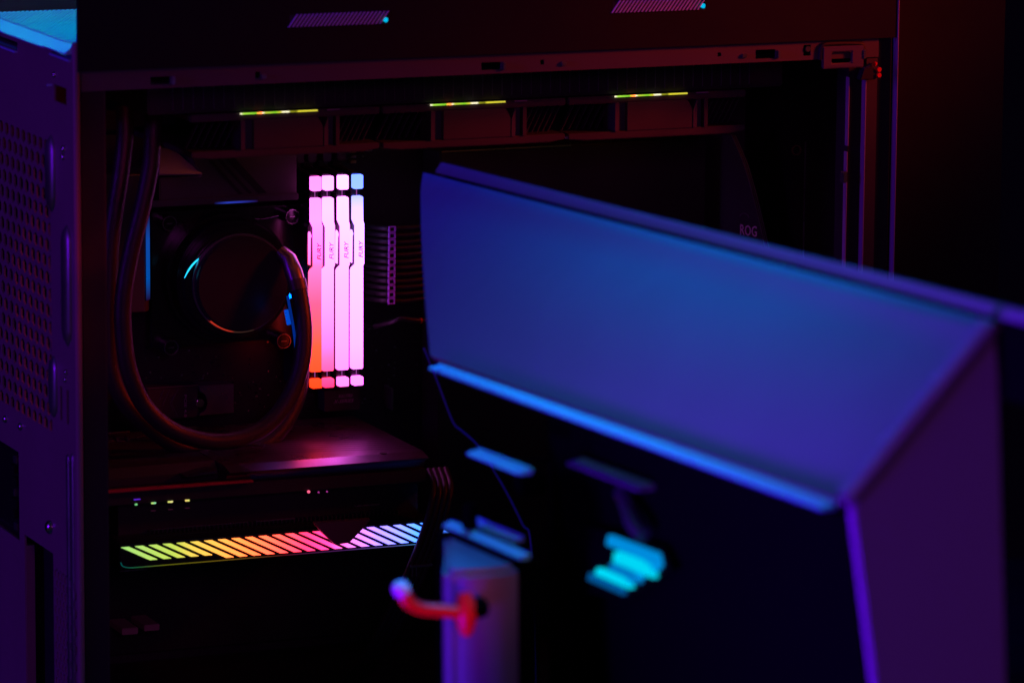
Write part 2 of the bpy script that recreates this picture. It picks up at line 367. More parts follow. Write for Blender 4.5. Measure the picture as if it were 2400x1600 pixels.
# ================================================================== MOTHERBOARD
mb = thing('motherboard', 'black circuit board behind the memory modules with finned heatsinks', 'motherboard')
MB().box(.062, .335, .203, .2055, .06, .388).build('board', M_pcb, mb)
hs = MB().prism([(.045, .195), (.045, .159), (.049, .155), (.0935, .155), (.0972, .1585), (.0972, .195)], .285, .3705, 'z').build('heatsink', M_sink, mb, bevel=.0006)
top = MB().prism([(.1040, .3500), (.1040, .3664), (.1300, .3664), (.1240, .3805), (.1930, .3790), (.1930, .3485)], .158, .2, 'y').build('heatsink', M_sink, mb, bevel=.0008)
fc = MB().add([(.1035, .1560, .3692), (.1310, .1560, .3680), (.1215, .1850, .3800), (.1120, .1850, .3812), (.1035, .1575, .3680), (.1310, .1575, .3668)], [(0, 1, 2, 3), (0, 4, 5, 1), (3, 2, 5, 4), (0, 3, 4), (1, 5, 2)]).build('heatsink_facet', mat('lit_facet_metal', (.45, .40, .36), .5, .2), top)  # paler than the other heatsink metal so the facet looks lit
MB().box(.0972, .1930, .1545, .1575, .3490, .3530).build('heatsink_lip', M_sink, top, bevel=.0005)
for k, (x, wd) in enumerate(((.131, .0025), (.1375, .0022), (.1435, .0055))):
    MB().prism([(x, .3800), (x + wd, .3800), (x + wd + .024, .3540), (x + .024, .3540)], .1572, .1582, 'y').build('groove', M_deep, top)
MB().prism([(.0941, .1549), (.0972, .1580), (.0975, .1577), (.0944, .1546)], .292, .345, 'z').build('edge_glint', glow('blue_edge', [(0, (.01, .002, .03)), (.25, (0, .07, .38)), (.7, (.005, .06, .36)), (1, (.01, .003, .04))], 'Z', .292, .345), hs)  # blue reflection on the heatsink edge, put in as glow
MB().box(.138, .166, .1540, .1545, .3490, .3502).build('edge_glint', glow('blue_lip', [(0, (.005, .002, .02)), (.3, (.02, .04, .4)), (.6, (.02, .03, .33)), (1, (.01, .002, .03))], 'X', .138, .166), top)  # glowing strip for the blue reflected by the lip
MB().box(.079, .0975, .150, .155, .3697, .3706).build('heatsink_strip', M_copper, hs)
m2 = MB().box(.1040, .1380, .186, .2, .2110, .2316).build('drive_cover', M_black, mb, bevel=.0008)
sp = [(.1380, .2310), (.1605, .2308), (.1605, .2128), (.1380, .2124)]
arc = [(.1380 + .0052 * math.cos(R(a)), .2205 + .0068 * math.sin(R(a))) for a in range(-84, 85, 14)]
MB().prism([(.1380, .2310), (.1605, .2308), (.1605, .2128), (.1380, .2124)] + arc, .184, .198, 'y').build('drive_plate', M_satin, m2)
MB().cyl((.1382, .2203), .0027, .183, .2, 18).build('drive_screw', M_bright, m2, bevel=.0004)
lettering('PCIE 4.0', M_label, m2, (.1295, .1858, .2187), (0, 0, -1), (1, 0, 0), .0140, .0016, name='print')
for p_ in ([(.1155, .2300), (.1125, .2235), (.1150, .2250)], [(.1195, .2302), (.1160, .2230), (.1145, .2195)], [(.1250, .2300), (.1205, .2215), (.1225, .2165), (.1245, .2120)], [(.1190, .2255), (.1228, .2268), (.1195, .2215), (.1215, .2160)]):
    MB().tube([(x, .1858, z) for x, z in p_], .00012, 5).build('print_line', M_dim, m2)
MB().box(.104, .138, .1852, .1858, .2312, .2316).build('cover_edge', M_satin, m2)
# board population: chips, pins, capacitors, in one mass of tiny parts
sm = MB(); sg = MB()
for k in range(420):
    x = random.uniform(.108, .33); z = random.uniform(.208, .262) if k < 260 else random.uniform(.366, .384)
    if k >= 260: x = random.uniform(.162, .262)
    w_, h_ = random.uniform(.0004, .0016), random.uniform(.0004, .0012)
    (sg if random.random() < .5 else sm).box(x, x + w_, .203 - random.uniform(.0004, .0022), .2031, z, z + h_)
o = sm.build('small_component', M_gloss, mb, weld=False); o['kind'] = 'stuff'
o = sg.build('solder_joint', M_bright, mb, weld=False); o['kind'] = 'stuff'
for k in range(14):
    MB().cyl((.1625 + k * .0021 + (k > 8) * .002, .3835), .0004, .188, .203, 6).build('header_pin', M_copper, mb)
for k in range(5): MB().box(.2440, .2475, .1985, .203, .3765 - k * .0033, .3783 - k * .0033).build('chip', M_copper if k % 2 == 0 else M_satin, mb)
MB().cyl((.2375, .3735), .0022, .196, .203, 18).build('coil', mat('copper_coil', (.35, .1, .05), .35, .6), mb)
for (x0, x1, z0, z1) in ((.084, .0945, .0788, .0830), (.0985, .1085, .0800, .0840)): MB().box(x0, x1, .176, .203, z0, z1).build('connector', mat('yellow_connector', (.4, .36, .22), .6), mb, bevel=.0004)
lb = MB().box(.222, .246, .187, .2, .2085, .2215).build('chipset_cover', M_black, mb)
lettering('ROG STRIX', M_label, lb, (.2362, .1868, .2178), (1, 0, 0), (0, 0, 1), .0098, .0020, .4, 'print')
lettering('X-SERIES', M_label, lb, (.2348, .1868, .2146), (1, 0, 0), (0, 0, 1), .0138, .0022, .4, 'print')
MB().box(.2668, .2682, .186, .2, .2064, .2206).build('clip', M_satin, mb, bevel=.0004)
# memory slots with latches
for x in (.2000, .2081, .2179, .2275):
    s_ = MB().box(x + .0005, x + .0068, .188, .203, .2275, .3675).build('memory_slot', M_black, mb, bevel=.0004)
    MB().box(x + .0006, x + .0062, .180, .190, .3678, .3745).build('latch', M_fanblue, s_, bevel=.0006)
    MB().tube([(x + .0006, .176, .3668), (x + .0014, .172, .3655), (x + .0042, .158, .3632)], .00022, 6).build('latch_spring', M_satin, s_)

# ================================================================== MEMORY MODULES
C_ = lin
ram_cols = [
    [(0, C_(255, 78, 30)), (.20, C_(255, 98, 62)), (.40, C_(255, 98, 150)), (.58, C_(255, 128, 215)), (.8, C_(255, 168, 250)), (1, C_(255, 160, 245))],
    [(0, C_(255, 66, 140)), (.14, C_(250, 118, 205)), (.35, C_(255, 160, 238)), (.6, C_(255, 188, 252)), (.85, C_(255, 208, 255)), (1, C_(255, 200, 255))],
    [(0, C_(255, 150, 238)), (.2, C_(255, 172, 252)), (.5, C_(255, 190, 252)), (.75, C_(255, 212, 255)), (1, C_(250, 224, 255))],
    [(0, C_(255, 160, 252)), (.2, C_(255, 190, 255)), (.5, C_(250, 205, 255)), (.72, C_(238, 214, 255)), (.88, C_(215, 212, 255)), (.93, C_(160, 196, 255)), (1, C_(150, 196, 255))]]
M_thread = glow('light_thread', [(0, (.30, .06, .30))])
ram_labels = ['memory module with orange foot, the one nearest the round cooler', 'memory module with pink foot, second from the round cooler',
              'memory module glowing pale pink, third from the round cooler', 'memory module with pale blue top, farthest from the round cooler']
for k, x in enumerate((.1988, .2069, .2167, .2263)):
    t = thing('memory_module', ram_labels[k], 'memory module', group='lit memory modules')
    gm = glow('memory_light_%d' % k, ram_cols[k], 'Z', .2312, .3631, 1.12)
    yf, yb = .150, .1545
    MB().prism([(x + .0014, .2305), (x + .0014, .364), (x + .0070, .364), (x + .0070, .2305)], yb + .0002, .19, 'y').build('heat_spreader', M_gloss, t, bevel=.0004)
    MB().prism([(x + .0001, .306), (x + .0014, .310), (x + .0014, .333), (x + .0004, .331), (x - .0002, .318)], .1555, .186, 'y').build('side_fin', M_gloss, t)
    MB().prism([(x + .0012, .3552), (x + .0019, .3545), (x + .0066, .3545), (x + .0073, .3552), (x + .0073, .3625), (x + .0070, .3631), (x + .0017, .3631), (x + .0012, .3625)], yf, yb, 'y').build('light_cap', gm, t)
    MB().prism([(x + .0012, .3492), (x + .0012, .3352), (x + .0032, .3310), (x + .0032, .3069), (x + .0010, .3052), (x + .0003, .3036), (x + .0003, .2424), (x + .0009, .2416), (x + .0068, .2416), (x + .0074, .2424),
                (x + .0074, .3066), (x + .0081, .3075), (x + .0081, .3325), (x + .0075, .3345), (x + .0073, .3492), (x + .0067, .3498), (x + .0018, .3498)], yf, yb, 'y').build('light_bar', gm, t)
    MB().prism([(x + .0010, .2318), (x + .0016, .2312), (x + .0072, .2312), (x + .0076, .2318), (x + .0076, .2362), (x + .0070, .2368), (x + .0016, .2368), (x + .0010, .2362)], yf, yb, 'y').build('light_cap', gm, t)
    if k != 1:
        MB().prism([(x + .0000, .3085), (x + .0006, .3085), (x + .0008, .3250), (x + .0013, .3265), (x + .0005, .3290), (x + .0001, .3280)], .1512, .1542, 'y').build('light_sliver', gm, t)
    for z0, z1 in ((.3500, .3543), (.2376, .2414)): MB().box(x + .0044, x + .00455, yf + .0035, yb, z0, z1).build('light_line', M_thread, t)
    lettering('FURY', mat('magenta_print_%d' % k, (.05, .001, .03), .7, 0, .1), t, (x + .0058, yf - .00005, .3170), (0, 0, 1), (-1, 0, 0), .0108, .0028, .28, bold=.012)
    rehome(t, (x + .004, .17, .2305))

# ================================================================== LIQUID COOLER: pump, tubes, radiator
pc = (.1520, .3005)
cl = thing('liquid_cooler', 'round black cooler pump with braided tubes and overhead radiator', 'cooler')
pump = MB().cyl(pc, .0400, .168, .192, 64).cyl(pc, .0368, .158, .168, 64, .0385).build('pump_body', M_gloss, cl, bevel=.0008)
MB().ring(pc, .0345, .0300, .150, .158, 64).build('pump_collar', M_gloss, pump, bevel=.0007)
MB().cyl(pc, .0292, .1425, .150, 64, .0305).build('pump_cap', mat('cap_black', (.018, .016, .022), .35, 0, .5), pump, bevel=.0008)
MB().ring(pc, .0308, .0294, .1465, .1490, 64).build('cap_rim', M_satin, pump)
arcp = [(.1170, .1500, .3052), (.1192, .1500, .3092), (.1222, .1498, .3132), (.1255, .1495, .3162), (.1292, .1492, .3183)]
MB().tube(smooth_path(arcp, 5), [.00018 + .00040 * math.sin(math.pi * i / 20) for i in range(21)], 8).build('light_arc', glow('cyan_arc', [(0, (0.02, .6, 1.0))], strength=1.6), pump)
MB().ring(pc, .0302, .0288, .1440, .1462, 40, 228, 285).build('red_glow_arc', glow('red_stand_in_glow', [(0, (.5, .03, .015)), (.45, (.45, .025, .012)), (.6, (.05, .018, .012)), (1, (.03, .014, .012))], 'X', .134, .156, 1), pump)  # stand-in glow for the red arc low on the cap
MB().ring(pc, .0355, .034, .160, .163, 14, 212, 222).build('blue_glow_arc', glow('blue_stand_in_glow', [(0, (.0, .06, .35))]), pump)  # stand-in glow for a blue patch on the collar
MB().ring(pc, .0414, .0402, .160, .166, 12, 335, 362).build('light_arc', glow('added_blue_arc', [(0, (0, .12, 1.0))], strength=6), pump)  # added blue arc, tucked out of sight, to light the wires
br = [(.1150 + .0195 * i / 1, .0) for i in range(5)]
MB().tube(smooth_path([(.1200, .177, .3362), (.1285, .176, .3335), (.1380, .175, .3350), (.1480, .175, .3385), (.1560, .175, .3388), (.1660, .175, .3365), (.1760, .176, .3348), (.1880, .177, .3362)], 6), .0004, 6).build('bracket_edge', M_satin, pump)
MB().prism([(.106, .258), (.202, .258), (.202, .342), (.106, .342)], .180, .184, 'y').build('bracket', M_gloss, pump)
for x, z in ((.1142, .3362), (.1943, .3363), (.1149, .2591), (.1885, .2586)):
    s_ = MB().cyl((x, z), .0049, .170, .182, 24).build('mounting_screw', M_gloss, pump, bevel=.0006)
    MB().ring((x, z), .0046, .0042, .1690, .1700, 24).build('screw_rim', M_satin, s_)
    MB().box(x - .0018, x + .0018, .1692, .1699, z - .0003, z + .0003).build('screw_slot', M_satin, s_)
t1 = [(.0835, .105, .4170), (.0805, .1, .4039), (.0790, .1, .3831), (.0734, .1, .3572), (.0664, .1, .3313), (.0616, .1, .3053), (.0612, .1, .2842), (.0646, .1, .2602), (.0740, .1, .2384), (.0904, .1, .2226),
      (.1125, .1, .2139), (.1341, .102, .2130), (.1534, .105, .2192), (.1689, .109, .2336), (.1789, .113, .2533), (.1827, .118, .2738), (.1830, .124, .2917), (.1823, .129, .3018)]
MB().tube(smooth_path(t1, 8), .0053, 20).build('coolant_tube', M_sleeve, cl, smooth=True)
t2 = [(.0700, .122, .4170), (.0700, .121, .3980), (.0668, .12, .3750), (.0635, .12, .3560), (.0604, .12, .3339), (.0588, .12, .3023), (.0584, .12, .2758), (.0597, .12, .2571), (.0669, .12, .2393), (.0806, .12, .2236), (.0999, .12, .2089),
      (.1222, .12, .2005), (.1461, .124, .1985), (.1690, .130, .2084), (.1850, .138, .2276), (.1915, .146, .2494), (.1925, .152, .2702), (.1905, .158, .2870)]
MB().tube(smooth_path(t2, 8), .0053, 20).build('coolant_tube', M_sleeve, cl, smooth=True)
MB().tube([(.1824, .1285, .3010), (.1812, .132, .3080), (.1798, .1365, .3155), (.1770, .142, .3190)], [.0052, .0056, .0050, .0046], 20).build('tube_fitting', M_satin, cl, smooth=True)
MB().tube([(.1827, .1265, .2970), (.1822, .1295, .3030)], [.0059, .0059], 20).build('tube_collar', M_sink, cl, smooth=True)
# thin braided wire beside the pump; its blue light is put in as glow
w1 = MB().tube(smooth_path([(.1722, .118, .2960), (.1738, .118, .2878), (.1756, .118, .2783), (.1768, .118, .2701), (.1776, .118, .2633)], 6), .0009, 8).build('pump_wire', glow('blue_wire_glow', [(0, (0, .018, .20))]), cl, smooth=True)
MB().tube([(.1709, .117, .2876), (.1727, .117, .2786)], .0014, 12).build('wire_ferrule', glow('blue_ferrule_glow', [(0, (0, .06, .55))]), w1, smooth=True)
rad = MB().box(.060, .470, .047, .163, .4202, .4405).build('radiator', M_black, cl, bevel=.001)
for k in range(60): MB().box(.075 + k * .0063, .0754 + k * .0063, .0463, .047, .4225, .4385).build('radiator_fin', M_rail, rad)
rehome(cl, (.152, .192, .26))
# thin sensor wires at the left
wr = thing('sensor_wire', 'pair of thin braided wires beside the tubes at the rear', 'wire')
for dx, c_ in ((0, M_copper), (.0028, M_label)):
    MB().tube(smooth_path([(.0790 + dx, .14, .4080), (.0760 + dx, .14, .3890), (.0742 + dx, .14, .3760), (.0712 + dx, .14, .3623), (.0675 + dx, .14, .3500), (.0655 + dx, .142, .3380)], 6), .0008, 8).build('wire', c_, wr, smooth=True)
rehome(wr, (.067, .14, .338))

# ================================================================== FANS
fan_pos = ['leftmost radiator fan with green light strip above the cooler pump', 'middle radiator fan with green light strip above the memory modules', 'rightmost radiator fan with green light strip beside the front pillar']
def strip_mat(x0, k):
    G, Y, Hh, O = C_(120, 200, 40), C_(215, 205, 50), (1.0, .93, .6), C_(255, 190, 90)
    st = [(0, Hh), (.04, C_(170, 225, 70)), (.2, G), (.27, O), (.29, Hh), (.32, C_(190, 200, 60)), (.45, G), (.52, Y), (.545, Hh), (.62, Hh), (.645, C_(140, 140, 30)), (.72, C_(110, 110, 20)), (.75, Y), (1, C_(200, 190, 60))]
    return glow('fan_strip_%d' % k, st, 'X', x0, x0 + .0482, 1.15)
M_under = glow('warm_ring', [(0, (1.0, .15, .02))], strength=1.3)
for k in range(3):
    X = .0848 + .12 * k
    f = thing('radiator_fan', fan_pos[k], 'fan', group='fans under the radiator')
    fr = MB().box(X + .0006, X + .1194, .045, .165, .4150, .4195).build('frame', M_fan, f, bevel=.0008)
    MB().prism([(X + .001, .3975), (X + .001, .3940), (X + .012, .3930), (X + .108, .3930), (X + .119, .3945), (X + .119, .3980)], .045, .165, 'y').build('lower_flange', M_fan, f, bevel=.0006)
    MB().box(X + .0315, X + .0340, .0440, .062, .3978, .4152).build('side_post', M_rail, f)
    MB().box(X + .0345, X + .0395, .0475, .060, .3978, .4152).build('side_slot', M_fanblue, f)
    MB().prism([(X + .0395, .3975), (X + .0395, .4152), (X + .0800, .4152), (X + .0835, .4090), (X + .0835, .3975)], .0448, .06, 'y').build('side_block', M_fan, f, bevel=.0005)
    MB().prism([(X + .0838, .3978), (X + .0838, .4085), (X + .0862, .4145), (X + .0862, .3978)], .0445, .06, 'y').build('side_wedge', M_rail, f)
    MB().box(X + .0868, X + .0905, .0480, .060, .3978, .4152).build('side_slot', M_fanblue, f)
    MB().box(X + .0912, X + .0935, .0446, .06, .3978, .4152).build('side_post', M_fan, f)
    for q in range(6):
        for xx in (X + .002 + q * .0046, X + .0955 + q * .0035):
            MB().prism([(xx, .3980), (xx + .0005, .3980), (xx + .0095, .4150), (xx + .0090, .4150)], .058, .062, 'y').build('rib', M_fanblue, f)
    MB().box(X + .0311, X + .0793, .0436, .0446, .4186, .4195).build('light_strip', strip_mat(X + .0311, k), f)
    MB().box(X + .0855, X + .0935, .0440, .0448, .4187, .4195).build('strip_window', M_label, f)
    rt = MB()
    c_ = (X + .06, .105); n = 36; vv = []
    for i in range(n):
        a = 2 * math.pi * i / n
        for r_ in (.054, .050): vv.append((c_[0] + r_ * math.cos(a), c_[1] + r_ * math.sin(a), .3924))
    rt.add(vv, [(2 * i, 2 * i + 1, 2 * ((i + 1) % n) + 1, 2 * ((i + 1) % n)) for i in range(n)]); rt.build('light_ring', M_under, f)
    hb = MB().tube([(c_[0], c_[1], .397), (c_[0], c_[1], .416)], .020, 24).build('hub', M_black, f, bevel=.001)
    for q in range(9):
        a = R(40 * q); bl = MB(); vv = []
        for r_, tw in ((.0195, .5), (.035, .42), (.048, .34)):
            for e_ in (-1, 1):
                aa = a + e_ * tw * .5 + (r_ - .02) * 8; vv.append((c_[0] + r_ * math.cos(aa), c_[1] + r_ * math.sin(aa), .4065 + e_ * .006))
        bl.add(vv, [(0, 1, 3, 2), (2, 3, 5, 4)]).build('blade', M_black, hb)
    rehome(f, (X + .06, .105, .393))

# ================================================================== GRAPHICS CARD
gc = thing('graphics_card', 'black graphics card with a rainbow lit slanted stripe bar along its side', 'graphics card')
body = MB().prism([(.058, .1490), (.0605, .1475), (.19, .1475), (.19, .1650), (.062, .1650), (.058, .1635)], .0443, .2425, 'x').build('shroud', M_gloss, gc, bevel=.0005)
MB().box(.050, .2420, .078, .19, .1650, .1860).build('fin_stack', M_black, gc)
fin0 = None
for k in range(60):
    x = .0682 + k * .0027
    if fin0 is None: fin0 = MB().box(0, .0006, .0740, .0785, .1652, .1672).build('fin', M_sink, gc); o = fin0
    else: o = link_copy(fin0, 'fin', gc, Matrix())
    o.matrix_local = Matrix.Translation((x, 0, 0))
MB().box(.0690, .1300, .0720, .0735, .1676, .1682).build('trim_line', M_satin, gc)
MB().box(.135, .160, .0720, .0735, .1676, .1682).build('trim_line', M_satin, gc)
MB().box(.198, .215, .0720, .0735, .1722, .1728).build('trim_line', M_satin, gc)
MB().box(.033, .2420, .064, .19, .1860, .1942).build('board_edge', M_black, gc, bevel=.0005)
MB().box(.0328, .1294, .0600, .0650, .1946, .1960).build('red_edge', mat('red_edge_paint', (.45, .02, .05), .35), gc, bevel=.0004)
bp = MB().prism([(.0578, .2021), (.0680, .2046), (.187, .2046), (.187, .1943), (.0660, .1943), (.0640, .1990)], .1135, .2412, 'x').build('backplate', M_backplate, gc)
MB().prism([(.078, .1990), (.084, .2045), (.187, .2045), (.187, .1943), (.078, .1943)], .033, .1133, 'x').build('backplate', M_black, gc, bevel=.0004)
MB().prism([(.0885, .2000), (.1075, .2012), (.1075, .2030), (.0995, .2022)], .0640, .0780, 'y').build('backplate_step', M_backplate, gc)
for k in range(11):
    y = .0760 + k * .0058
    a = Vector((.128 + k * .003, y + .022, 0)); e = Vector((.2405, y + .001 + .0005 * k, 0))
    dr = (e - a).normalized(); pn = Vector((-dr.y, dr.x, 0)) * .00035
    MB().add([(p.x, p.y, .20475) for p in (a - pn, e - pn, e + pn, a + pn)], [(0, 1, 2, 3)]).build('groove', M_deep, bp)
MB().tube([(.2160, .0690, .2044), (.2160, .0690, .2048)], .0024, 16).build('plate_screw', M_deep, bp)
lettering('GEFORCE', M_dim, bp, (.0965, .1660, .2047), (1, 0, 0), (.25, 1, 0), .058, .013, 0, 'print')
MB().box(.0735, .0935, .1868, .1875, .2046, .2052).build('slot_edge', M_bright, gc)
MB().box(.130, .137, .1868, .1875, .2046, .2052).build('slot_edge', M_bright, gc)
# slanted light bar
gcol = [(0, C_(165, 225, 120)), (.18, C_(200, 222, 90)), (.32, C_(235, 205, 90)), (.43, C_(255, 170, 90)), (.54, C_(255, 120, 110)), (.62, C_(255, 80, 150)), (.70, C_(250, 90, 205)), (.77, C_(240, 150, 235)), (.86, C_(225, 175, 252)), (.94, C_(180, 190, 252)), (1, C_(110, 200, 250))]
M_bar = glow('stripe_light', gcol, 'X', .0443, .2330, 1.08)
def clip_poly(poly, a, b_, c_):
    out = []
    for i in range(len(poly)):
        p, q = poly[i], poly[(i + 1) % len(poly)]; fp, fq = a * p[0] + b_ * p[1] - c_, a * q[0] + b_ * q[1] - c_
        if fp <= 0: out.append(p)
        if fp * fq < 0: t = fp / (fp - fq); out.append((p[0] + (q[0] - p[0]) * t, p[1] + (q[1] - p[1]) * t))
    return out
def line(p, q):   # keep the side right of p->q
    a, b_ = -(q[1] - p[1]), q[0] - p[0]; return a, b_, a * p[0] + b_ * p[1]
notchL = ((.1685, .1640), (.1790, .1540)); notchR = ((.1878, .1545), (.1985, .1635))
for k in range(26):
    xt = .0447 + k * .00865
    zb = .1531 if k < 5 else .1507
    zt = .1622
    sl = (.0180) / (.1622 - .1531)
    q = [(xt, zt), (xt + .0052, zt), (xt + .0052 + sl * (zt - zb), zb), (xt + sl * (zt - zb), zb)]
    if min(p[0] for p in q) > .236: continue
    cx = [p[0] for p in q]
    if max(cx) < .168 or min(cx) > .199:
        MB().prism(q, .0568, .0580, 'y').build('light_stripe', M_bar, gc, bevel=.00035); continue
    e1 = (1, 1.05, .1685 + .1640 * 1.05); e2 = (0, 1, .1540); e3 = (-1, 1.19, -.1878 + .1545 * 1.19)
    neg = lambda e: tuple(-t for t in e)
    m_ = MB(); got = False
    for P_ in (clip_poly(q, *e1), clip_poly(clip_poly(q, *neg(e1)), *e2), clip_poly(clip_poly(clip_poly(q, *neg(e1)), *neg(e2)), *e3)):
        if len(P_) > 2: m_.prism(P_, .0568, .0580, 'y'); got = True
    if got: m_.build('light_stripe', M_bar, gc)
MB().prism([(.1650, .1688), (.2020, .1684), (.1985, .1640), (.1880, .1545), (.1790, .1540), (.1690, .1640)], .0530, .0575, 'y').build('badge_plate', mat('badge_plate', (.10, .05, .07), .4), gc, bevel=.0006)
M_edge = glow('edge_glow', [(0, (0, .12, .12)), (.06, (.02, .14, .05)), (.15, (.16, .17, .01)), (.35, (.2, .12, .01)), (.55, (.12, .01, .02)), (.75, (.10, .02, .16)), (.92, (.12, .10, .4)), (1, (.05, .25, .6))], 'X', .0443, .2330, .7)
MB().tube(smooth_path([(.0448, .0574, .1530), (.0455, .0574, .1512), (.0475, .0574, .1500), (.0510, .0574, .1494), (.0560, .0574, .1493)], 4) + [(x_ / 1000, .0574, .1493) for x_ in range(60, 245, 5)], .00028, 6).build('edge_reflection', M_edge, gc)  # stripe bar's reflection in the lower edge, put in as glow
MB().box(.0443, .0610, .0572, .0578, .1476, .1480).build('lower_trim', M_satin, gc)
# small reflections put in as glowing boxes, then the red lights
for x, c_ in ((.0566, (.2, .7, .25)), (.0668, (.5, .8, .2)), (.0682, (.3, .8, .4)), (.0772, (.8, .8, .2)), (.0788, (.9, .85, .3)), (.0880, (1, .75, .2)), (.0892, (.9, .9, .2))):
    MB().box(x - .0007, x + .0007, .0632, .0639, .1856, .1865).build('board_glint', glow('glint_%d' % int(x * 1e4), [(0, c_)], strength=1.0), gc)
for x in (.0672, .0780, .0886): MB().box(x - .0014, x + .0014, .0632, .0639, .1812, .1817).build('light_window', M_label, gc)
MB().box(.0552, .0592, .0632, .0639, .1888, .1893).build('violet_glint', glow('violet_glow', [(0, (.12, .02, .7))]), gc)
MB().cyl((.1654, .1858), .0009, .0625, .0632, 12).build('red_light', glow('red_led', [(0, (1, .12, .25))], strength=1.2), gc)
for x in (.1718, .1772): MB().cyl((x, .1850), .0005, .0625, .0632, 10).build('red_light', glow('pink_led%d' % int(x * 1e4), [(0, (.35, .03, .25))]), gc)
rehome(gc, (.20, .12, .1475))

# ================================================================== CABLES
pw = thing('main_power_cable', 'ribbon of black sleeved wires held by violet lit combs beside the memory', 'cable')
for k in range(12):
    z = .3268 - k * .00412
    MB().tube(smooth_path([(.2440, .180, z), (.2500, .166, z), (.2560, .161, z), (.2650, .160, z - .0003 * (k % 3)), (.2800, .161, z), (.3000, .170, z - .001)], 4), .0017, 10).build('wire', M_sleeve, pw, smooth=True)
    MB().plate(.2537 - k * .00003, .2584 - k * .00004, z - .0019, z + .0019, [(.2546 - k * .00003, .2575 - k * .00004, z - .0012, z + .0012)], .1572, .1592, 'y').build('comb', mat('comb_violet_lit', (.55, .2, .95), .35) if k == 0 else bpy.data.materials['comb_violet_lit'], pw, bevel=.0002)  # violet light is put into the comb colour
rehome(pw, (.262, .175, .281))
sc = thing('looped_cable', 'small black cable loop just below the power cable', 'cable')
MB().tube(smooth_path([(.2490, .17, .2640), (.2555, .155, .2690), (.2600, .152, .2712), (.2660, .151, .2702), (.2745, .152, .2690), (.2850, .16, .2680)], 6), .0016, 10).build('wire', M_sleeve, sc, smooth=True)
MB().tube([(.2722, .1515, .2693), (.2732, .1515, .2692)], .0018, 10).build('red_band', M_red, sc)
rehome(sc, (.262, .16, .264))
gp = thing('graphics_power_cable', 'bundle of black sleeved wires hanging over the right end of the light bar', 'cable')
for k in range(4):
    dx = k * .0037
    MB().tube(smooth_path([(.2480 + dx, .075, .1905), (.2420 + dx, .052, .1850), (.2372 + dx, .046, .1730), (.2335 + dx, .045, .1620), (.2290 + dx, .045, .1500), (.2245 + dx, .046, .1390), (.2190 + dx, .048, .1250), (.2120 + dx, .055, .1050), (.205 + dx, .07, .08), (.20 + dx, .10, .053)], 6), .0020, 10).build('wire', M_sleeve, gp, smooth=True)
cb = MB().box(.2235, .2380, .0420, .0440, .1385, .1400)
cb.build('comb', M_satin, gp, bevel=.0003)
for dx in (0, .0026): MB().box(.2243 + dx, .2250 + dx, .0424, .0438, .1330, .1388).build('comb_tooth', M_satin, gp)
rehome(gp, (.21, .08, .053))
tw = thing('thin_wire', 'thin violet lit wire hanging in front of the dark case beside the post', 'wire')
MB().tube(smooth_path([(.175, -.10, .300), (.1850, -.1, .2760), (.1931, -.1, .2560), (.1985, -.1, .2506), (.2080, -.1, .2418), (.2175, -.1, .2276), (.2271, -.1, .2116), (.2367, -.1, .1929), (.2420, -.1, .18), (.246, -.1, .10), (.247, -.1, -.029)], 6), .0006, 8).build('wire', mat('wire_violet_lit', (.16, .08, .4), .3), tw, smooth=True)  # violet light mixed into the wire's own colour
MB().box(.2455, .2485, -.1015, -.0985, -.030, -.026).build('wire_foot', M_rigblack, tw)
rehome(tw, (.247, -.1, -.03))

# ================================================================== FOREGROUND RACK (pale sloping hood running towards the case)
rig = thing('angular_housing', 'large angular housing with blue lit sloping panel and violet end, out of focus in front', 'housing', (.1015, -.7801, .3516))
rig.rotation_euler = Matrix(((1, -.009, 0), (.009, .9994, .034), (-.0003, -.034, .9994))).to_euler()
# sloping top: a shallow convex sheet, cut obliquely at the far end
nl = 24; rows = []
prof_h = [(.0723 * t + -.7 * .0022 * math.sin(math.pi * t), .0729 * t + .7 * .0022 * math.sin(math.pi * t), t) for t in [k / 9 for k in range(9)]]
lx, lz = prof_h[-1][0], prof_h[-1][1]
for k in range(1, 6):                       # the top edge rolls over to level
    a = k / 5; prof_h.append((lx + (.0742 - lx) * a, lz + (.0738 - lz) * math.sin(a * math.pi / 2) ** .9, .889 + .111 * a))
ns = len(prof_h) - 1
for x, z, s_ in prof_h:
    far = .476 + (.6656 - .476) * s_
    row = []
    for j in range(nl + 1):                 # the sheet swells a little between its two ends
        e_ = .0045 * math.sin(math.pi * j / nl) ** .6 * math.sin(math.pi * min(1, s_)) if 0 < j < nl else 0
        row.append((x - .7 * e_, far * j / nl, z + .7 * e_))
    rows.append(row)
v = [p for r_ in rows for p in r_]; w_ = nl + 1
f = [(i * w_ + j, i * w_ + j + 1, (i + 1) * w_ + j + 1, (i + 1) * w_ + j) for i in range(ns) for j in range(nl)]
v2 = [(p[0] + .003, p[1], p[2] - .003) for p in v]; o_ = len(v)
f2 = [tuple(q + o_ for q in reversed(t)) for t in f]
rim = [i * w_ for i in range(ns + 1)] ; rim2 = [i * w_ + nl for i in range(ns + 1)]
fs = [(rim[i], rim[i + 1], rim[i + 1] + o_, rim[i] + o_) for i in range(ns)] + [(rim2[i + 1], rim2[i], rim2[i] + o_, rim2[i + 1] + o_) for i in range(ns)]
fs += [(j + 1, j, j + o_, j + 1 + o_) for j in range(nl)] + [(ns * w_ + j, ns * w_ + j + 1, ns * w_ + j + 1 + o_, ns * w_ + j + o_) for j in range(nl)]
hood = MB().add(v + v2, f + f2 + fs).build('sloping_hood', M_white, rig, smooth=True)
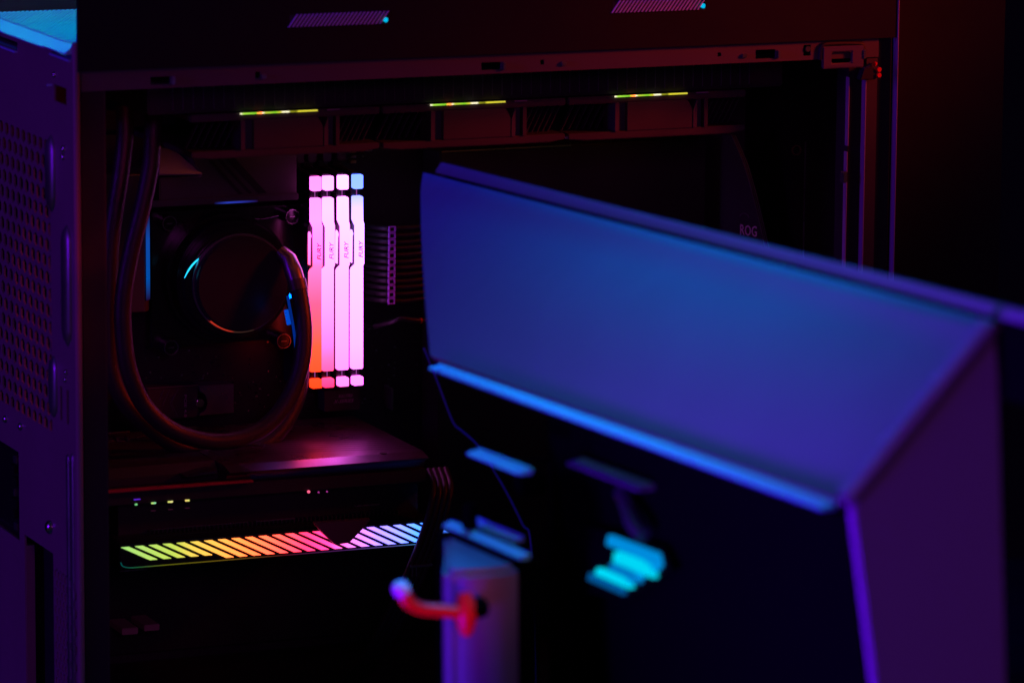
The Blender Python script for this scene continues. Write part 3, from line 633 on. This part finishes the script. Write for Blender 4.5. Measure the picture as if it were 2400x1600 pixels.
# rounded bend between hood and end panel
MB().tube([(.003, .0045, -.0005), (.0722, .0045, .0707)], .0056, 20).build('bend', M_bend, rig, smooth=True)
MB().prism([(.0035, -.004), (.0740, .0680), (.0757, .05), (.0810, -.09), (.0910, -.38), (.0400, -.38), (.0158, -.09)], .0005, .0055, 'y').build('end_panel', M_endp, rig, bevel=.001)
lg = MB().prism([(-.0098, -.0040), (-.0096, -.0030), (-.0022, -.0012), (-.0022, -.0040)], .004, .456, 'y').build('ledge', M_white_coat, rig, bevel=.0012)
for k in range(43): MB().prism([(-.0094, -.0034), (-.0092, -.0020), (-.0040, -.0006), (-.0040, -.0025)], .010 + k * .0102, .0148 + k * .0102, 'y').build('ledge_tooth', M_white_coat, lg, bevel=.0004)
MB().prism([(.0757, .0750), (.0757, .0757), (.0790, .0804), (.0805, .0804), (.0805, .0750)], -.16, .652, 'y').build('rear_plate', M_white, rig, bevel=.0005)
MB().box(.0765, .0795, -.15, .640, .040, .0750).build('rear_spacer', M_rigblack, rig)
MB().prism([(.0145, -.0085), (.004, -.0085), (.0145, -.09), (.0370, -.37), (.0450, -.37)], .0060, .330, 'y').build('side_panel', M_rigblack, rig)
MB().box(.006, .078, .3305, .336, -.36, -.0080).build('inner_wall', M_rigblack, rig)
# small steps and knobs on the dark side
def step(x0, x1, y0, y1, z1, name='step', m=None): return MB().prism([(x0, z1 - .0032), (x0, z1 - .0022), (x1, z1), (x1, z1 - .0032)], y0, y1, 'y').build(name, m or M_white_coat, rig, bevel=.0005)
step(-.0265, -.0185, .2985, .3650, -.0305)
MB().box(-.0200, .0060, .331, .335, -.0345, -.0325).build('step_arm', M_rigblack, rig)
step(-.0030, .0065, .210, .294, -.0262, m=mat('rack_grey', (.16, .16, .18), .4))
MB().tube([(.006, .3425, -.0465), (-.008, .3425, -.0465)], .0062, 16).build('knob', M_rigblack, rig, bevel=.0012)
MB().tube(smooth_path([(.005, .245, -.036), (.002, .232, -.040), (.000, .222, -.046), (.001, .212, -.051)], 4), .0040, 12).build('strap', mat('grey_strap', (.03, .03, .035), .35), rig, smooth=True)
# emblem of stacked bars
em = MB().prism([(.305, -.060), (.200, -.0555), (.190, -.064), (.240, -.088), (.305, -.095)], .0060, .0090, 'x').build('emblem_plate', M_rigblack, rig)
ez = lambda z: -.0590 + (z + .058) * .86
def bar(y0, y1, z, h, col, st, x=.0032):
    return MB().prism([(y0 + .0067, ez(z)), (y1 + .0067, ez(z + .0006)), (y1 + .0037, ez(z - h)), (y0 + .0087, ez(z - h))], x, .006, 'x').build('emblem_bar', glow('emblem_%d' % int(abs(z) * 1e5), [(0, col)], strength=st), em)
bar(.2515, .1960, -.0580, .0058, (0, .26, .72), 1.0); bar(.2430, .2020, -.0655, .0062, (0, .68, .93), 1.0, .0028); bar(.2490, .2190, -.0735, .0045, (0, .20, .6), .9)
bar(.2640, .2290, -.0792, .0040, (0, .70, .95), 1.0, .0028); bar(.2740, .2380, -.0840, .0045, (0, .10, .34), .9)
MB().prism([(.2087, ez(-.0590)), (.2002, ez(-.0625)), (.2032, ez(-.0665)), (.2387, ez(-.0830)), (.2407, ez(-.0780)), (.2167, ez(-.0660))], .0034, .006, 'x').build('emblem_bar', glow('emblem_side', [(0, (0, .30, .8))]), em)

# ---- post with the red lever
po = thing('rounded_post', 'violet lit post with blue top, standing left of the big blue panel underside', 'post', (.1015, -.7801, .3516))
po.rotation_euler = rig.rotation_euler
plan = [(-.0335, .280), (-.045, .2765), (-.058, .2770), (-.067, .2795), (-.0708, .2845), (-.0690, .293), (-.058, .318), (-.045, .349), (-.0335, .378)]
MB().prism(plan, -.38, -.0745, 'z').build('post_body', mat('post_paint', (.17, .17, .19), .5, 0, .3, .2, 350), po, bevel=.0035, seg=4)
MB().prism([(-.0335, -.0722), (-.0335, -.0712), (-.0280, -.0688), (-.0280, -.0722)], .2805, .3800, 'y').build('top_bar', M_white_coat, po, bevel=.0012)
MB().prism([(-.0225, -.0700), (-.0225, -.0692), (-.0172, -.0668), (-.0172, -.0700)], .3130, .3780, 'y').build('top_bar', M_white_coat, po, bevel=.0012)
MB().box(-.0330, -.0158, .300, .390, -.36, -.0762).build('post_spine', M_rigblack, po)
MB().tube([(-.030, .352, -.069), (-.030, .352, -.056)], [.004, .0036], 14).build('button', M_rigblack, po, bevel=.001)
lv = thing('red_lever', 'curved red lever with white tip sticking out of the post', 'lever', (.1015, -.7801, .3516))
lv.rotation_euler = rig.rotation_euler
MB().tube(smooth_path([(-.1000, .2660, -.0805), (-.0978, .2660, -.0848), (-.0910, .2665, -.0885), (-.0798, .2680, -.0906), (-.0672, .2690, -.0932)], 6), [.0036] * 8 + [.0034] * 17, 14).build('lever_arm', M_red, lv, smooth=True)
tip = MB(); nt_ = 12
tip.tube([(-.1035, .266, -.0745), (-.1030, .266, -.0755), (-.1018, .266, -.0778), (-.1002, .266, -.0803), (-.0998, .266, -.081)], [.0016, .0034, .0042, .0038, .003], 14); tip.build('lever_tip', M_tip, lv, smooth=True)
MB().tube([(-.0674, .2695, -.0832), (-.0672, .2690, -.0880), (-.0668, .2690, -.0935), (-.0667, .2690, -.0990), (-.0665, .2695, -.1040)], [.0030, .0048, .0056, .0046, .0026], 14).build('lever_flange', M_red, lv, smooth=True)
MB().tube([(-.0667, .2690, -.0925), (-.0560, .2735, -.0918)], [.0052, .0050], 16).build('lever_pivot', M_rigblack, lv, bevel=.0008)
